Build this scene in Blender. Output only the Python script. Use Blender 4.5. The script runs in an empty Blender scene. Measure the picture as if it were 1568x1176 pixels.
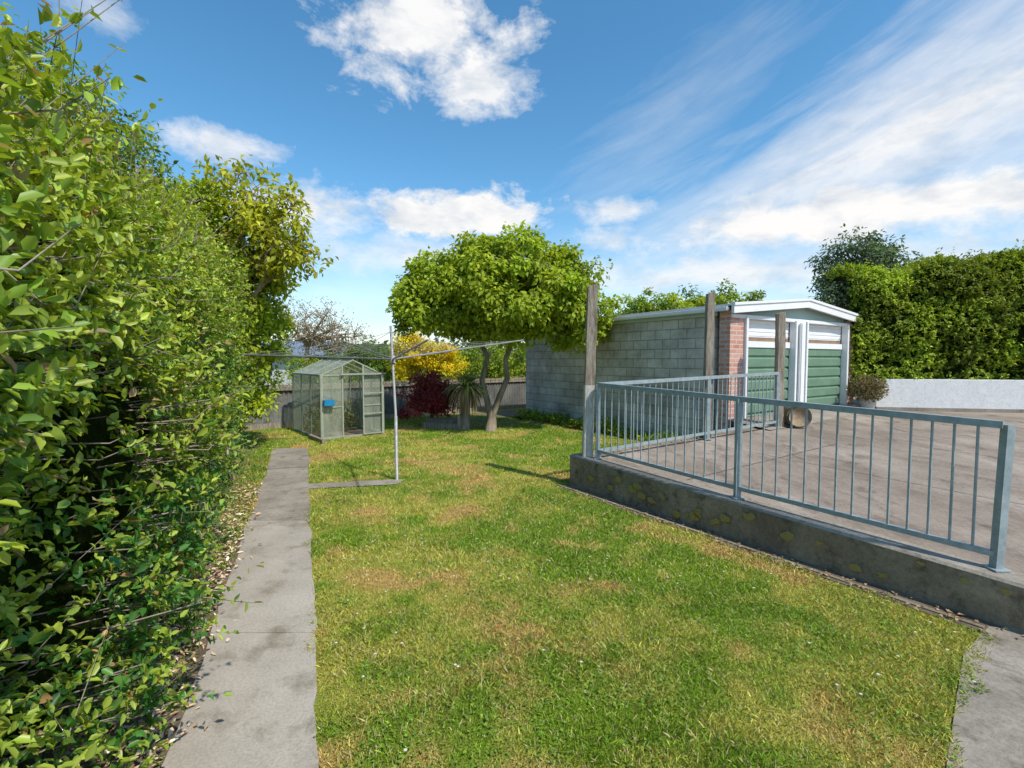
import bpy, bmesh, math, random
import numpy as np
from mathutils import Vector, Matrix
random.seed(7); rng=np.random.default_rng(7)
S=bpy.context.scene
COL=S.collection
# ------------------------------------------------------------------ helpers
def link(o,parent=None):
    COL.objects.link(o)
    if parent: o.parent=parent
    return o
def empty(name,loc=(0,0,0),rz=0):
    e=bpy.data.objects.new(name,None); e.location=loc; e.rotation_euler=(0,0,rz); e.empty_display_size=.2
    return link(e)
def npmesh(name,V,F,mat,col=None,parent=None,smooth=False):
    me=bpy.data.meshes.new(name)
    V=np.asarray(V,dtype=np.float32)
    if not isinstance(F,list): F=[F]
    F=[np.asarray(f,dtype=np.int32) for f in F if len(f)]
    me.vertices.add(len(V)); me.vertices.foreach_set('co',V.ravel())
    nl=sum(f.size for f in F); npoly=sum(len(f) for f in F)
    me.loops.add(nl); me.polygons.add(npoly)
    me.loops.foreach_set('vertex_index',np.concatenate([f.ravel() for f in F]))
    tot=np.concatenate([np.full(len(f),f.shape[1],dtype=np.int32) for f in F])
    st=np.concatenate([[0],np.cumsum(tot)[:-1]]).astype(np.int32)
    me.polygons.foreach_set('loop_start',st)
    if smooth: me.polygons.foreach_set('use_smooth',np.ones(npoly,dtype=bool))
    me.update(calc_edges=True)
    if col is not None:
        a=me.color_attributes.new('Col','FLOAT_COLOR','POINT')
        c=np.ones((len(V),4),dtype=np.float32); c[:,:3]=col
        a.data.foreach_set('color',c.ravel())
    me.materials.append(mat)
    return link(bpy.data.objects.new(name,me),parent)
def box(name,c,d,mat,parent=None,rot=(0,0,0),bevel=0.0):
    bm=bmesh.new(); bmesh.ops.create_cube(bm,size=1)
    bmesh.ops.scale(bm,vec=d,verts=bm.verts)
    if bevel>0: bmesh.ops.bevel(bm,geom=bm.edges[:],offset=bevel,segments=2,affect='EDGES')
    me=bpy.data.meshes.new(name); bm.to_mesh(me); bm.free(); me.materials.append(mat)
    o=bpy.data.objects.new(name,me); o.location=c; o.rotation_euler=rot
    return link(o,parent)
def poly(name,V,F,mat,parent=None,loc=(0,0,0)):
    me=bpy.data.meshes.new(name); me.from_pydata([tuple(v) for v in V],[],F); me.update()
    me.materials.append(mat); o=bpy.data.objects.new(name,me); o.location=loc
    return link(o,parent)
class MB:
    def __init__(s): s.v=[]; s.f=[]; s.n=0
    def tube(s,pts,rad,k=6,cap=True):
        pts=[np.array(p,float) for p in pts]
        if not hasattr(rad,'__len__'): rad=[rad]*len(pts)
        base=s.n
        for i,p in enumerate(pts):
            d=pts[min(i+1,len(pts)-1)]-pts[max(i-1,0)]; d/= (np.linalg.norm(d)+1e-9)
            a=np.array([0,0,1.]) if abs(d[2])<.9 else np.array([1.,0,0])
            u=np.cross(d,a); u/=np.linalg.norm(u); w=np.cross(d,u)
            for j in range(k):
                t=2*math.pi*j/k+math.pi/4
                s.v.append(p+rad[i]*(math.cos(t)*u+math.sin(t)*w))
        s.n+=k*len(pts)
        for i in range(len(pts)-1):
            for j in range(k):
                a=base+i*k+j; b=base+i*k+(j+1)%k
                s.f.append((a,b,b+k,a+k))
        if cap and k==4:
            s.f.append((base,base+1,base+2,base+3)); e=base+(len(pts)-1)*k; s.f.append((e+3,e+2,e+1,e))
        elif cap:
            for st in (base,base+(len(pts)-1)*k):
                s.v.append(pts[0] if st==base else pts[-1]); c=s.n; s.n+=1
                for j in range(k): s.f.append((c,st+j,st+(j+1)%k,c))
    def build(s,name,mat,parent=None,smooth=True):
        me=bpy.data.meshes.new(name)
        F=[f if f[0]!=f[-1] else f[:3] for f in s.f]
        me.from_pydata([tuple(v) for v in s.v],[],F); me.update()
        if smooth: me.polygons.foreach_set('use_smooth',np.ones(len(F),dtype=bool))
        me.materials.append(mat)
        return link(bpy.data.objects.new(name,me),parent)
def norm(a): return a/(np.linalg.norm(a,axis=1,keepdims=True)+1e-9)
_G=rng.random((64,64))
def vnoise(x,y):
    x=np.asarray(x,float); y=np.asarray(y,float)
    xi=np.floor(x).astype(int); yi=np.floor(y).astype(int); fx=x-xi; fy=y-yi
    fx=fx*fx*(3-2*fx); fy=fy*fy*(3-2*fy)
    g=lambda a,b:_G[a%64,b%64]
    return (g(xi,yi)*(1-fx)+g(xi+1,yi)*fx)*(1-fy)+(g(xi,yi+1)*(1-fx)+g(xi+1,yi+1)*fx)*fy
def fbm(x,y,o=4):
    r=0;a=.5;t=0
    for i in range(o):
        r=r+a*vnoise(x*2**i+17*i,y*2**i+5*i); t+=a; a*=.5
    return r/t
# ------------------------------------------------------------------ materials
def newmat(name):
    m=bpy.data.materials.new(name); m.use_nodes=True; nt=m.node_tree
    return m,nt,nt.nodes['Principled BSDF']
def N(nt,t,**kw):
    n=nt.nodes.new(t)
    for k,v in kw.items():
        if k in n.inputs: n.inputs[k].default_value=v
        else: setattr(n,k,v)
    return n
def surf(name,c1,c2,scale=3,rough=.8,c3=None,fine=60,bump=.2,metal=0,spec=.3,stretch=None,dist=.01,lo=.35,hi=.65,mul=.55):
    m,nt,b=newmat(name)
    tc=N(nt,'ShaderNodeTexCoord'); mp=N(nt,'ShaderNodeMapping'); nt.links.new(tc.outputs['Object'],mp.inputs[0])
    if stretch: mp.inputs['Scale'].default_value=stretch
    n1=N(nt,'ShaderNodeTexNoise',Scale=scale,Detail=6.,Roughness=.65); nt.links.new(mp.outputs[0],n1.inputs[0])
    r=N(nt,'ShaderNodeValToRGB'); e=r.color_ramp.elements
    e[0].position=lo;e[0].color=(*c1,1);e[1].position=hi;e[1].color=(*c2,1)
    nt.links.new(n1.outputs[0],r.inputs[0]); out=r.outputs[0]
    n2=N(nt,'ShaderNodeTexNoise',Scale=float(fine),Detail=5.,Roughness=.7); nt.links.new(mp.outputs[0],n2.inputs[0])
    if c3:
        r3=N(nt,'ShaderNodeValToRGB'); r3.color_ramp.elements[0].position=.52; r3.color_ramp.elements[1].position=.68
        n3=N(nt,'ShaderNodeTexNoise',Scale=scale*2.7,Detail=8.,Roughness=.7); nt.links.new(mp.outputs[0],n3.inputs[0])
        nt.links.new(n3.outputs[0],r3.inputs[0])
        mx=N(nt,'ShaderNodeMixRGB'); nt.links.new(r3.outputs[0],mx.inputs[0]); nt.links.new(out,mx.inputs[1]); mx.inputs[2].default_value=(*c3,1); out=mx.outputs[0]
    ml=N(nt,'ShaderNodeMixRGB',blend_type='MULTIPLY'); ml.inputs[0].default_value=mul
    r2=N(nt,'ShaderNodeValToRGB'); r2.color_ramp.elements[0].position=.3; r2.color_ramp.elements[0].color=(.45,.45,.45,1); r2.color_ramp.elements[1].position=.6
    nt.links.new(n2.outputs[0],r2.inputs[0]); nt.links.new(out,ml.inputs[1]); nt.links.new(r2.outputs[0],ml.inputs[2])
    nt.links.new(ml.outputs[0],b.inputs['Base Color'])
    bp=N(nt,'ShaderNodeBump'); bp.inputs['Strength'].default_value=bump; bp.inputs['Distance'].default_value=dist
    nt.links.new(n2.outputs[0],bp.inputs['Height']); nt.links.new(bp.outputs[0],b.inputs['Normal'])
    b.inputs['Roughness'].default_value=rough; b.inputs['Metallic'].default_value=metal; b.inputs['Specular IOR Level'].default_value=spec
    return m
def leafmat(name,rough=.45,spec=.4,trans=.3,tint=(1.3,1.25,.5)):
    m,nt,b=newmat(name)
    at=N(nt,'ShaderNodeAttribute'); at.attribute_name='Col'
    nt.links.new(at.outputs['Color'],b.inputs['Base Color']); b.inputs['Roughness'].default_value=rough; b.inputs['Specular IOR Level'].default_value=spec
    if trans>0:
        ml=N(nt,'ShaderNodeMixRGB',blend_type='MULTIPLY'); ml.inputs[0].default_value=1; nt.links.new(at.outputs['Color'],ml.inputs[1]); ml.inputs[2].default_value=(*tint,1)
        tr=N(nt,'ShaderNodeBsdfTranslucent'); nt.links.new(ml.outputs[0],tr.inputs[0])
        mx=N(nt,'ShaderNodeMixShader'); mx.inputs[0].default_value=trans
        nt.links.new(b.outputs[0],mx.inputs[1]); nt.links.new(tr.outputs[0],mx.inputs[2])
        nt.links.new(mx.outputs[0],nt.nodes['Material Output'].inputs[0])
    return m
def brickmat(name,c1,c2,mortar,w,h,ms,axis,stain=None):
    m,nt,b=newmat(name)
    tc=N(nt,'ShaderNodeTexCoord'); sp=N(nt,'ShaderNodeSeparateXYZ'); cb=N(nt,'ShaderNodeCombineXYZ')
    nt.links.new(tc.outputs['Object'],sp.inputs[0])
    ad=N(nt,'ShaderNodeMath',operation='ADD'); nt.links.new(sp.outputs[0],ad.inputs[0]); nt.links.new(sp.outputs[1],ad.inputs[1])
    nt.links.new(ad.outputs[0],cb.inputs[0]); nt.links.new(sp.outputs[2],cb.inputs[1])
    br=N(nt,'ShaderNodeTexBrick'); br.inputs['Scale'].default_value=1; br.inputs['Brick Width'].default_value=w; br.inputs['Row Height'].default_value=h
    br.inputs['Mortar Size'].default_value=ms; br.inputs['Mortar Smooth'].default_value=.3; br.inputs['Bias'].default_value=0
    br.inputs['Color1'].default_value=(*c1,1); br.inputs['Color2'].default_value=(*c2,1); br.inputs['Mortar'].default_value=(*mortar,1)
    nt.links.new(cb.outputs[0],br.inputs[0]); out=br.outputs[0]
    n=N(nt,'ShaderNodeTexNoise',Scale=1.1,Detail=8.,Roughness=.7); nt.links.new(tc.outputs['Object'],n.inputs[0])
    r=N(nt,'ShaderNodeValToRGB'); r.color_ramp.elements[0].position=.35; r.color_ramp.elements[0].color=(*(stain or (.6,.6,.58)),1); r.color_ramp.elements[1].position=.6
    nt.links.new(n.outputs[0],r.inputs[0])
    ml=N(nt,'ShaderNodeMixRGB',blend_type='MULTIPLY'); ml.inputs[0].default_value=.9; nt.links.new(out,ml.inputs[1]); nt.links.new(r.outputs[0],ml.inputs[2])
    n2=N(nt,'ShaderNodeTexNoise',Scale=50.,Detail=6.,Roughness=.7); nt.links.new(tc.outputs['Object'],n2.inputs[0])
    m2=N(nt,'ShaderNodeMixRGB',blend_type='OVERLAY'); m2.inputs[0].default_value=.5; nt.links.new(ml.outputs[0],m2.inputs[1]); nt.links.new(n2.outputs[0],m2.inputs[2])
    nt.links.new(m2.outputs[0],b.inputs['Base Color']); b.inputs['Roughness'].default_value=.92; b.inputs['Specular IOR Level'].default_value=.2
    sb=N(nt,'ShaderNodeMath',operation='SUBTRACT'); nt.links.new(n2.outputs[0],sb.inputs[0]); nt.links.new(br.outputs['Fac'],sb.inputs[1])
    bp=N(nt,'ShaderNodeBump'); bp.inputs['Strength'].default_value=.5; bp.inputs['Distance'].default_value=.01
    nt.links.new(sb.outputs[0],bp.inputs['Height']); nt.links.new(bp.outputs[0],b.inputs['Normal'])
    return m
M_leaf=leafmat('leaf_glossy',.40,.45,.32); M_leafm=leafmat('leaf_matte',.6,.25,.38); M_grass=leafmat('grass_blade',.6,.2,.2)
M_litter=leafmat('dry_leaf',.8,.2,0)
M_bark=surf('bark',(.16,.13,.09),(.32,.26,.19),6,.9,fine=50,bump=.6,stretch=(1,1,.3))
M_twig=surf('twig',(.22,.17,.12),(.40,.34,.27),8,.9)
M_core=surf('hedge_shade_core',(.02,.035,.008),(.06,.085,.02),9,1,bump=1,dist=.08,spec=0)  # dark colour stands in for shade deep inside the hedges
M_conc=surf('path_concrete',(.34,.30,.245),(.47,.42,.35),1.1,.9,c3=(.25,.215,.16),fine=70,bump=.35)
M_conc2=surf('patio_concrete',(.23,.18,.135),(.40,.33,.265),1.3,.9,c3=(.155,.12,.09),fine=45,bump=.35,stretch=(1,.55,1))
M_wallc=surf('retaining_concrete',(.22,.175,.12),(.38,.315,.22),2.2,.95,c3=(.12,.095,.06),fine=30,bump=.7,dist=.02)
M_cap=surf('cap_concrete',(.25,.215,.17),(.37,.325,.265),2.,.95,c3=(.17,.145,.11),fine=40,bump=.5)
M_lichen=surf('lichen',(.40,.30,.05),(.30,.26,.12),12,.95,fine=60,bump=.6)
M_dirt=surf('soil',(.16,.12,.08),(.30,.23,.16),4,1,fine=50,bump=.9,dist=.03)
M_ground=surf('rough_grass_ground',(.07,.10,.02),(.16,.16,.05),.5,1,fine=10)
M_galv=surf('galvanised_steel',(.27,.33,.34),(.40,.46,.47),14,.5,fine=200,bump=.05,metal=.15,spec=.5)
M_steelthin=surf('clothesline_steel',(.30,.30,.29),(.44,.44,.42),20,.5,bump=.05,metal=.4,spec=.4)
M_line=surf('line_cord',(.3,.32,.3),(.4,.42,.4),20,.6)
M_wood=surf('weathered_wood',(.23,.18,.13),(.50,.43,.34),5,.9,c3=(.15,.115,.08),stretch=(4,4,.35),fine=30,bump=.9,dist=.02)
M_woodp=surf('flaking_painted_wood',(.50,.47,.42),(.70,.67,.61),6,.8,c3=(.34,.29,.23),stretch=(3,3,.4),fine=40,bump=.5)
M_white=surf('white_paint',(.76,.76,.76),(.83,.82,.81),3,.6,fine=40,bump=.08,mul=.15)
M_whitew=surf('whitewashed_wall',(.70,.69,.68),(.79,.78,.76),7,.85,c3=(.60,.59,.57),fine=25,bump=.4,mul=.25)
M_green=surf('green_door_paint',(.14,.24,.16),(.18,.29,.20),3,.5,fine=60,bump=.08)
M_teal=surf('pale_green_cladding',(.42,.54,.50),(.49,.60,.56),3,.6,bump=.08,mul=.2)
M_brown=surf('brown_panel',(.26,.16,.10),(.34,.23,.15),6,.7)
M_roof=surf('roof_sheet',(.52,.52,.50),(.64,.63,.61),2,.5,metal=.1)
M_fence=surf('weathered_corrugated_iron',(.14,.14,.13),(.27,.27,.25),1.2,.7,c3=(.12,.10,.08),fine=30,bump=.2,metal=.05)
M_gh=surf('greenhouse_frame',(.30,.33,.25),(.42,.44,.35),9,.6,bump=.1)
M_blue=surf('blue_plastic',(.01,.2,.42),(.02,.26,.5),5,.4)
M_dark=surf('dark_interior',(.02,.02,.02),(.03,.03,.03),3,1)
M_block=brickmat('concrete_block',(.70,.65,.57),(.57,.53,.46),(.40,.37,.32),.4,.2,.012,0,(.46,.43,.38))
M_brick=brickmat('pink_brick',(.54,.24,.17),(.66,.38,.30),(.58,.50,.45),.23,.085,.014,0,(.85,.8,.75))
M_logend=surf('cut_log_end',(.30,.2,.12),(.42,.32,.2),12,.9)
M_pot=surf('pot',(.5,.48,.45),(.6,.58,.55),5,.8)
M_house=surf('neighbour_wall',(.5,.5,.5),(.6,.6,.6),2,.8); M_hroof=surf('neighbour_roof',(.16,.21,.28),(.2,.26,.34),2,.7)
mg,nt,b=newmat('greenhouse_glass'); b.inputs['Base Color'].default_value=(.44,.47,.38,1); b.inputs['Roughness'].default_value=.25
tr=N(nt,'ShaderNodeBsdfTransparent'); tr.inputs[0].default_value=(.9,.94,.88,1); mx=N(nt,'ShaderNodeMixShader')
nz=N(nt,'ShaderNodeTexNoise',Scale=3.,Detail=6.); rp=N(nt,'ShaderNodeMapRange'); rp.inputs[3].default_value=.15; rp.inputs[4].default_value=.7
nt.links.new(nz.outputs[0],rp.inputs[0]); nt.links.new(rp.outputs[0],mx.inputs[0])
nt.links.new(tr.outputs[0],mx.inputs[1]); nt.links.new(b.outputs[0],mx.inputs[2]); nt.links.new(mx.outputs[0],nt.nodes['Material Output'].inputs[0]); M_glass=mg
mm,nt,b=newmat('lawn_turf'); at=N(nt,'ShaderNodeAttribute'); at.attribute_name='Col'
nz=N(nt,'ShaderNodeTexNoise',Scale=90.,Detail=5.); tc=N(nt,'ShaderNodeTexCoord'); nt.links.new(tc.outputs['Object'],nz.inputs[0])
ml=N(nt,'ShaderNodeMixRGB',blend_type='OVERLAY'); ml.inputs[0].default_value=.8; nt.links.new(at.outputs['Color'],ml.inputs[1]); nt.links.new(nz.outputs[0],ml.inputs[2])
nt.links.new(ml.outputs[0],b.inputs['Base Color']); b.inputs['Roughness'].default_value=1; b.inputs['Specular IOR Level'].default_value=.05
bp=N(nt,'ShaderNodeBump'); bp.inputs['Distance'].default_value=.03; nt.links.new(nz.outputs[0],bp.inputs['Height']); nt.links.new(bp.outputs[0],b.inputs['Normal']); M_turf=mm

# ------------------------------------------------------------------ leaves
def leaves(name,P,D,Nn,L,W,col,mat,parent=None,detail=False,curl=.15,fold=.18):
    D=norm(D); Sd=norm(np.cross(D,Nn)); Nn=norm(np.cross(Sd,D)); n=len(P)
    L=np.broadcast_to(L,(n,))[:,None]; W=np.broadcast_to(W,(n,))[:,None]
    if detail:
        vs=[P,P+D*L*.28+Sd*W*.46+Nn*W*fold,P+D*L*.68+Sd*W*.40+Nn*W*fold*.6,P+D*L-Nn*L*curl,P+D*L*.68-Sd*W*.40+Nn*W*fold*.6,P+D*L*.28-Sd*W*.46+Nn*W*fold]
        V=np.stack(vs,1).reshape(-1,3); i=np.arange(n)[:,None]*6
        F=np.concatenate([i+np.array([[0,1,2,3]]),i+np.array([[0,3,4,5]])]); k=6
    else:
        vs=[P,P+D*L*.45+Sd*W*.5+Nn*W*fold,P+D*L-Nn*L*curl,P+D*L*.45-Sd*W*.5+Nn*W*fold]
        V=np.stack(vs,1).reshape(-1,3); i=np.arange(n)[:,None]*4
        F=i+np.array([[0,1,2,3]]); k=4
    return npmesh(name,V,F,mat,np.repeat(col,k,axis=0),parent)
def rn(n,s=1): return rng.normal(0,s,(n,3))
def palette(cols,n,jit=.15,w=None):
    cols=np.array(cols,float); a=rng.choice(len(cols),n,p=w); b=rng.choice(len(cols),n,p=w); t=rng.random((n,1))*.5
    return np.clip((cols[a]*(1-t)+cols[b]*t)*np.exp(rng.normal(0,jit,(n,1))),0,1)
def tree(name,trunks,fork,crowns,ncl,per,cr,L,cols,mat=None,trunk_r=.12,nl=7,w=None,flat=.6,twigs=True,outer=.45,leafW=.5,barkm=None,upn=.5,droop=.25):
    mat=mat or M_leafm; barkm=barkm or M_bark
    e=empty(name,(trunks[0][0][0],trunks[0][0][1],0)); off=np.array([trunks[0][0][0],trunks[0][0][1],0])
    mb=MB(); nodes=[]
    for tk in trunks:
        r=np.linspace(trunk_r,trunk_r*.6,len(tk)); r[0]*=1.35; mb.tube([np.array(p)-off for p in tk],r,8)
        nodes.append(np.array(tk[-1]))
    starts=[np.array(t[-1],float) for t in trunks]
    vol=np.array([c[1][0]*c[1][1]*c[1][2] for c in crowns]); vol=vol/vol.sum()
    ci=rng.choice(len(crowns),ncl,p=vol); u=norm(rn(ncl)); rr=rng.random(ncl)**outer*np.exp(rng.normal(0,.07,ncl))
    C=np.array([crowns[i][0] for i in ci]); R=np.array([crowns[i][1] for i in ci]); CC=C+u*R*rr[:,None]
    for k in range(nl):
        st=starts[k%len(starts)]; c=crowns[k%len(crowns)]
        a=2*math.pi*k/nl+random.random()*.6
        tg=np.array(c[0])+np.array([math.cos(a)*c[1][0]*.6,math.sin(a)*c[1][1]*.6,c[1][2]*random.uniform(-.2,.5)])
        m1=st+(tg-st)*.35+np.array([random.uniform(-.1,.1),random.uniform(-.1,.1),.12]); m2=st+(tg-st)*.7+np.array([random.uniform(-.15,.15),random.uniform(-.15,.15),.12])
        mb.tube([p-off for p in (st,m1,m2,tg)],[trunk_r*.5,trunk_r*.38,trunk_r*.26,trunk_r*.12],6,False)
        for q in (m1,(m1+m2)/2,m2,(m2+tg)/2,tg): nodes.append(q)
    nodes=np.array(nodes)
    if twigs:
        for c in CC:
            d=np.linalg.norm(nodes-c,axis=1); q=nodes[d.argmin()]
            m=(q+c)/2+np.array([random.uniform(-.08,.08),random.uniform(-.08,.08),random.uniform(-.02,.1)])
            mb.tube([q-off,m-off,c-off],[trunk_r*.13,trunk_r*.09,.004],4,False)
    mb.build('trunk_and_limbs',barkm,e)
    n=ncl*per; idx=np.repeat(np.arange(ncl),per)
    g=norm(rn(n))*(rng.random((n,1))**.5)*1.5*np.array([1,1,flat])*cr*np.repeat(rng.uniform(.55,1.35,ncl),per)[:,None]
    P=CC[idx]+g-off
    D=norm(g)*.6+rn(n,.5)+np.array([0,0,-droop]); Nn=norm(np.array([0,0,1.])+rn(n,.5)+u[idx]*upn)
    cb=palette(cols,ncl,.22,w)[idx]; cl=palette(cols,n,.2,w); col=cb*.65+cl*.35
    leaves('foliage',P,D,Nn,L*rng.uniform(.6,1.25,n),L*leafW*rng.uniform(.8,1.2,n),col,mat,e)
    return e
# ------------------------------------------------------------------ geometry references (metres)
def pl(Y): return -1.452-.427*(Y-1.928)      # path left edge
def pr(Y): return -.808-.427*(Y-1.928)       # path right edge
C=np.array([.78,6.43]); wd=np.array([.56,-.83]); wd/=np.linalg.norm(wd); wn=np.array([-wd[1],wd[0]])*-1
if wn[0]>0: wn=-wn
G=np.array([3.94,9.0]); gx=np.array([.837,.547]); gy=np.array([-.547,.837])
F0=np.array([-6.79,11.17]); fd=np.array([.777,.629])
def zp(Y): return .2+.033*min(Y,9.7)
# ------------------------------------------------------------------ ground
poly('ground',[(-600,-100,-.02),(600,-100,-.02),(600,900,-.02),(-600,900,-.02)],[(0,1,2,3)],M_ground)
def lawncol(X,Y):
    n1=fbm(X*1.3+3,Y*1.3+1,4); n2=fbm(X*5.1+9,Y*5.1,3); n3=fbm(X*.45+30,Y*.45+7,3)
    pathd=np.clip(1-(X-pr(Y))/1.6,0,1)*.35
    t=np.clip((n1-.43)*2.8+(n2-.5)*2.8+(n3-.5)*1.6+.14+pathd,0,1)[:,None]
    g=np.array([.225,.325,.028]); y=np.array([.49,.45,.09]); o=np.array([.60,.40,.14])
    c=g*(1-t)+y*t
    s=np.clip((fbm(X*1.9+50,Y*1.9+20,3)-.53)*5+pathd*1.2+(n2-.5)*1.5,0,1)[:,None]*t
    return c*(1-s)+o*s
xs=np.arange(-9,5.5,.12); ys=np.arange(-1,17.5,.12); XX,YY=np.meshgrid(xs,ys)
V=np.stack([XX.ravel(),YY.ravel(),np.zeros(XX.size)],1); nx=len(xs); ny=len(ys)
i=(np.arange(ny-1)[:,None]*nx+np.arange(nx-1)[None,:]).ravel()
npmesh('lawn',V,np.stack([i,i+1,i+nx+1,i+nx],1),M_turf,lawncol(V[:,0],V[:,1])*.8)
def inlawn(P):
    X,Y=P[:,0],P[:,1]; n=fbm(X*5,Y*5,3)-.5
    right=X>pr(Y)-.005+n*.14
    past=Y>9.15
    left=(X<pl(Y)-.0+n*.1)&(Y>4.6+n*2)&(X>pl(Y)-.95)
    rC=P-C; along=rC@wd; dW=rC@wn
    okw=np.where(along>0,dW>.17+n*.22,((P-G)@(-gx)>.55+n*.3)&(-along>.06))
    okf=(P-F0)@np.array([.629,-.777])>.35
    cor=1.21*(Y-1.93)-1.02*(X-1.81)+n*.35
    okc=(cor>0)|(X<1.2)
    br=~((Y<6.45+.2*(X+2.7)+.04)&(Y>6.2+.2*(X+2.7)+.01)&(X<-1.55)&(X>pr(Y)-.05))
    ghl=(P-np.array([-4.0,10.08])); a=ghl@np.array([.769,.639]); c=ghl@np.array([-.639,.769])
    okg=~((a>-.02)&(a<1.42)&(c>-.02)&(c<2))
    return (right|left|past)&okw&okf&okc&br&okg&(X>-7)&(Y<16)
def grass(n,y0,y1,x0,x1,h,w):
    P=np.stack([rng.uniform(x0,x1,n),rng.uniform(y0,y1,n)],1)
    vis=np.abs(P[:,0])<1.25*P[:,1]+.6
    P=P[vis&inlawn(P)]; n=len(P)
    c=lawncol(P[:,0],P[:,1]); k=rng.random(n)
    c=c*np.exp(rng.normal(0,.28,(n,1))); c[k<.13]=np.array([.60,.52,.26])*rng.uniform(.7,1.1,((k<.13).sum(),1)); c[k>.75]*=np.array([.65,.95,.8])
    hh=h*rng.uniform(.4,1.3,n)*(.4+1.2*fbm(P[:,0]*3,P[:,1]*3,3))
    a=rng.uniform(0,2*math.pi,n); lean=rng.uniform(.1,1.4,n)*hh; b=rng.uniform(0,2*math.pi,n)
    ww=w*rng.uniform(.6,1.3,n)
    s=np.stack([np.cos(a)*ww/2,np.sin(a)*ww/2,np.zeros(n)],1); B=np.stack([P[:,0],P[:,1],np.full(n,-.003)],1)
    l=np.stack([np.cos(b)*lean,np.sin(b)*lean,np.zeros(n)],1); z=np.stack([np.zeros(n),np.zeros(n),hh],1)
    V=np.stack([B-s,B+s,B+s*.7+l*.6+z*.75,B+l+z],1).reshape(-1,3)
    i=np.arange(n)[:,None]*4
    return V,i+np.array([[0,1,2,3]]),np.repeat(np.clip(c,0,1),4,axis=0)
parts=[grass(250000,1.3,3.6,-2.5,3.4,.025,.0045),grass(190000,3.6,6.8,-5,3,.028,.0072),grass(140000,6.8,15,-7,3.5,.033,.012)]
off=0;VV=[];FF=[];CL=[]
for v,f,c in parts: VV.append(v);FF.append(f+off);CL.append(c);off+=len(v)
npmesh('lawn_grass',np.concatenate(VV),np.concatenate(FF),M_grass,np.concatenate(CL))
n=34000; P=np.stack([rng.uniform(-2.5,3.2,n),1.4+rng.random(n)*6,rng.uniform(.008,.028,n)],1)
k=(fbm(P[:,0]*1.6+70,P[:,1]*1.6,3)+.07*(P[:,0]>.8)>.55)&inlawn(P[:,:2]); P=P[k]; n=len(P)
leaves('clover_patches',P,rn(n)*[1,1,.2],np.array([0,0,1.])+rn(n,.3),rng.uniform(.012,.026,n),rng.uniform(.009,.016,n),palette([(.13,.25,.03),(.17,.30,.04),(.22,.31,.04)],n,.2),M_grass)
n=620; P=np.stack([rng.uniform(-4,3,n),1.6+rng.random(n)*8,np.zeros(n)],1); k=(fbm(P[:,0]*1.6+40,P[:,1]*1.6)>.43)&inlawn(P[:,:2]); P=P[k]; n=len(P)
rep=7; Pp=np.repeat(P,rep,axis=0); a=np.tile(np.arange(rep)*2*math.pi/rep,n); z=np.repeat(rng.uniform(.025,.04,n),rep)
Pp[:,2]=z; Dd=np.stack([np.cos(a),np.sin(a),.25+0*a],1)
leaves('daisy_flowers',Pp,Dd,np.tile([[0,0,1.]],(n*rep,1)),.009,.007,np.tile([[.74,.74,.66]],(n*rep,1)),M_litter)
# ------------------------------------------------------------------ path
e=empty('concrete_path')
segs=[(-.6,1.0),(1.003,2.9),(2.905,4.98),(4.99,7.3),(7.305,9.1)]
for si,(a,bb) in enumerate(segs):
    k=18; V=[];F=[]
    for j in range(k+1):
        Y=a+(bb-a)*j/k; w1=(fbm(np.array([Y*3.3]),np.array([1.]),3)[0]-.5)*.09; w2=(fbm(np.array([Y*3.3]),np.array([9.]),3)[0]-.5)*.08
        V+=[(pl(Y)+w1,Y,-.03),(pl(Y)+w1,Y,.014),(pr(Y)+w2,Y,.014+.0015*si),(pr(Y)+w2,Y,-.03)]
    for j in range(k):
        q=j*4
        for m_ in range(3): F.append((q+m_,q+4+m_,q+5+m_,q+1+m_))
    F+= [(0,1,2,3),(k*4+3,k*4+2,k*4+1,k*4)]
    poly('slab_%d'%(si+1),V,F,M_conc if si<3 else M_cap,e)
poly('branch_slab',[(-2.74,6.22,.012),(-1.56,6.46,.012),(-1.50,6.72,.012),(-1.72,6.72,.012),(-2.82,6.47,.012)],[(0,1,2,3,4)],M_cap,e)
# hairline crack across the path
V=[];F=[]
for j in range(13):
    Y=1.62+.10*vnoise(np.array([j*.8]),np.array([7.]))[0]+j*.012; X=pl(1.7)+(pr(1.7)-pl(1.7))*j/12
    V+=[(X,Y,.0165),(X,Y+.004+.003*random.random(),.0165)]
for j in range(12): F.append((2*j,2*j+2,2*j+3,2*j+1))
poly('crack',V,F,M_dark,e)
A0=np.array([-1.8,1.9]); B0=np.array([-5.4,8.8]); hd=(B0-A0)
V=[];F=[]
for j in range(25):
    Y=-.5+j*.42; n_=(fbm(np.array([Y*1.7]),np.array([3.]))[0]-.5)*.2
    wdt=.0 if Y<4.8 else .35*min(1,(Y-4.8))
    V+=[(pl(Y)-2.2,Y,.006),(pl(Y)+.02-wdt-(n_ if Y>4.8 else 0),Y,.006)]
for j in range(24): F.append((2*j,2*j+1,2*j+3,2*j+2))
poly('hedge_soil_bed',V,F,M_dirt)
w0=C-wd*.1
V=[];F=[]
for j in range(31):
    p=w0+wd*5.1*j/30; r_=.17+.05*vnoise(np.array([j*.7]),np.array([3.]))[0]
    V+=[(*(p-wn*.02),.006),(*(p+wn*r_),.006)]
for j in range(30): F.append((2*j,2*j+1,2*j+3,2*j+2))
poly('wall_edging_strip',V,F,M_dirt)
mb=MB(); mb.tube([(*(w0+wn*.13),-.004),(*(w0+wn*.115+wd*4.2),-.004)],.026,4); mb.build('concrete_edging',M_wallc,smooth=False)
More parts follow.
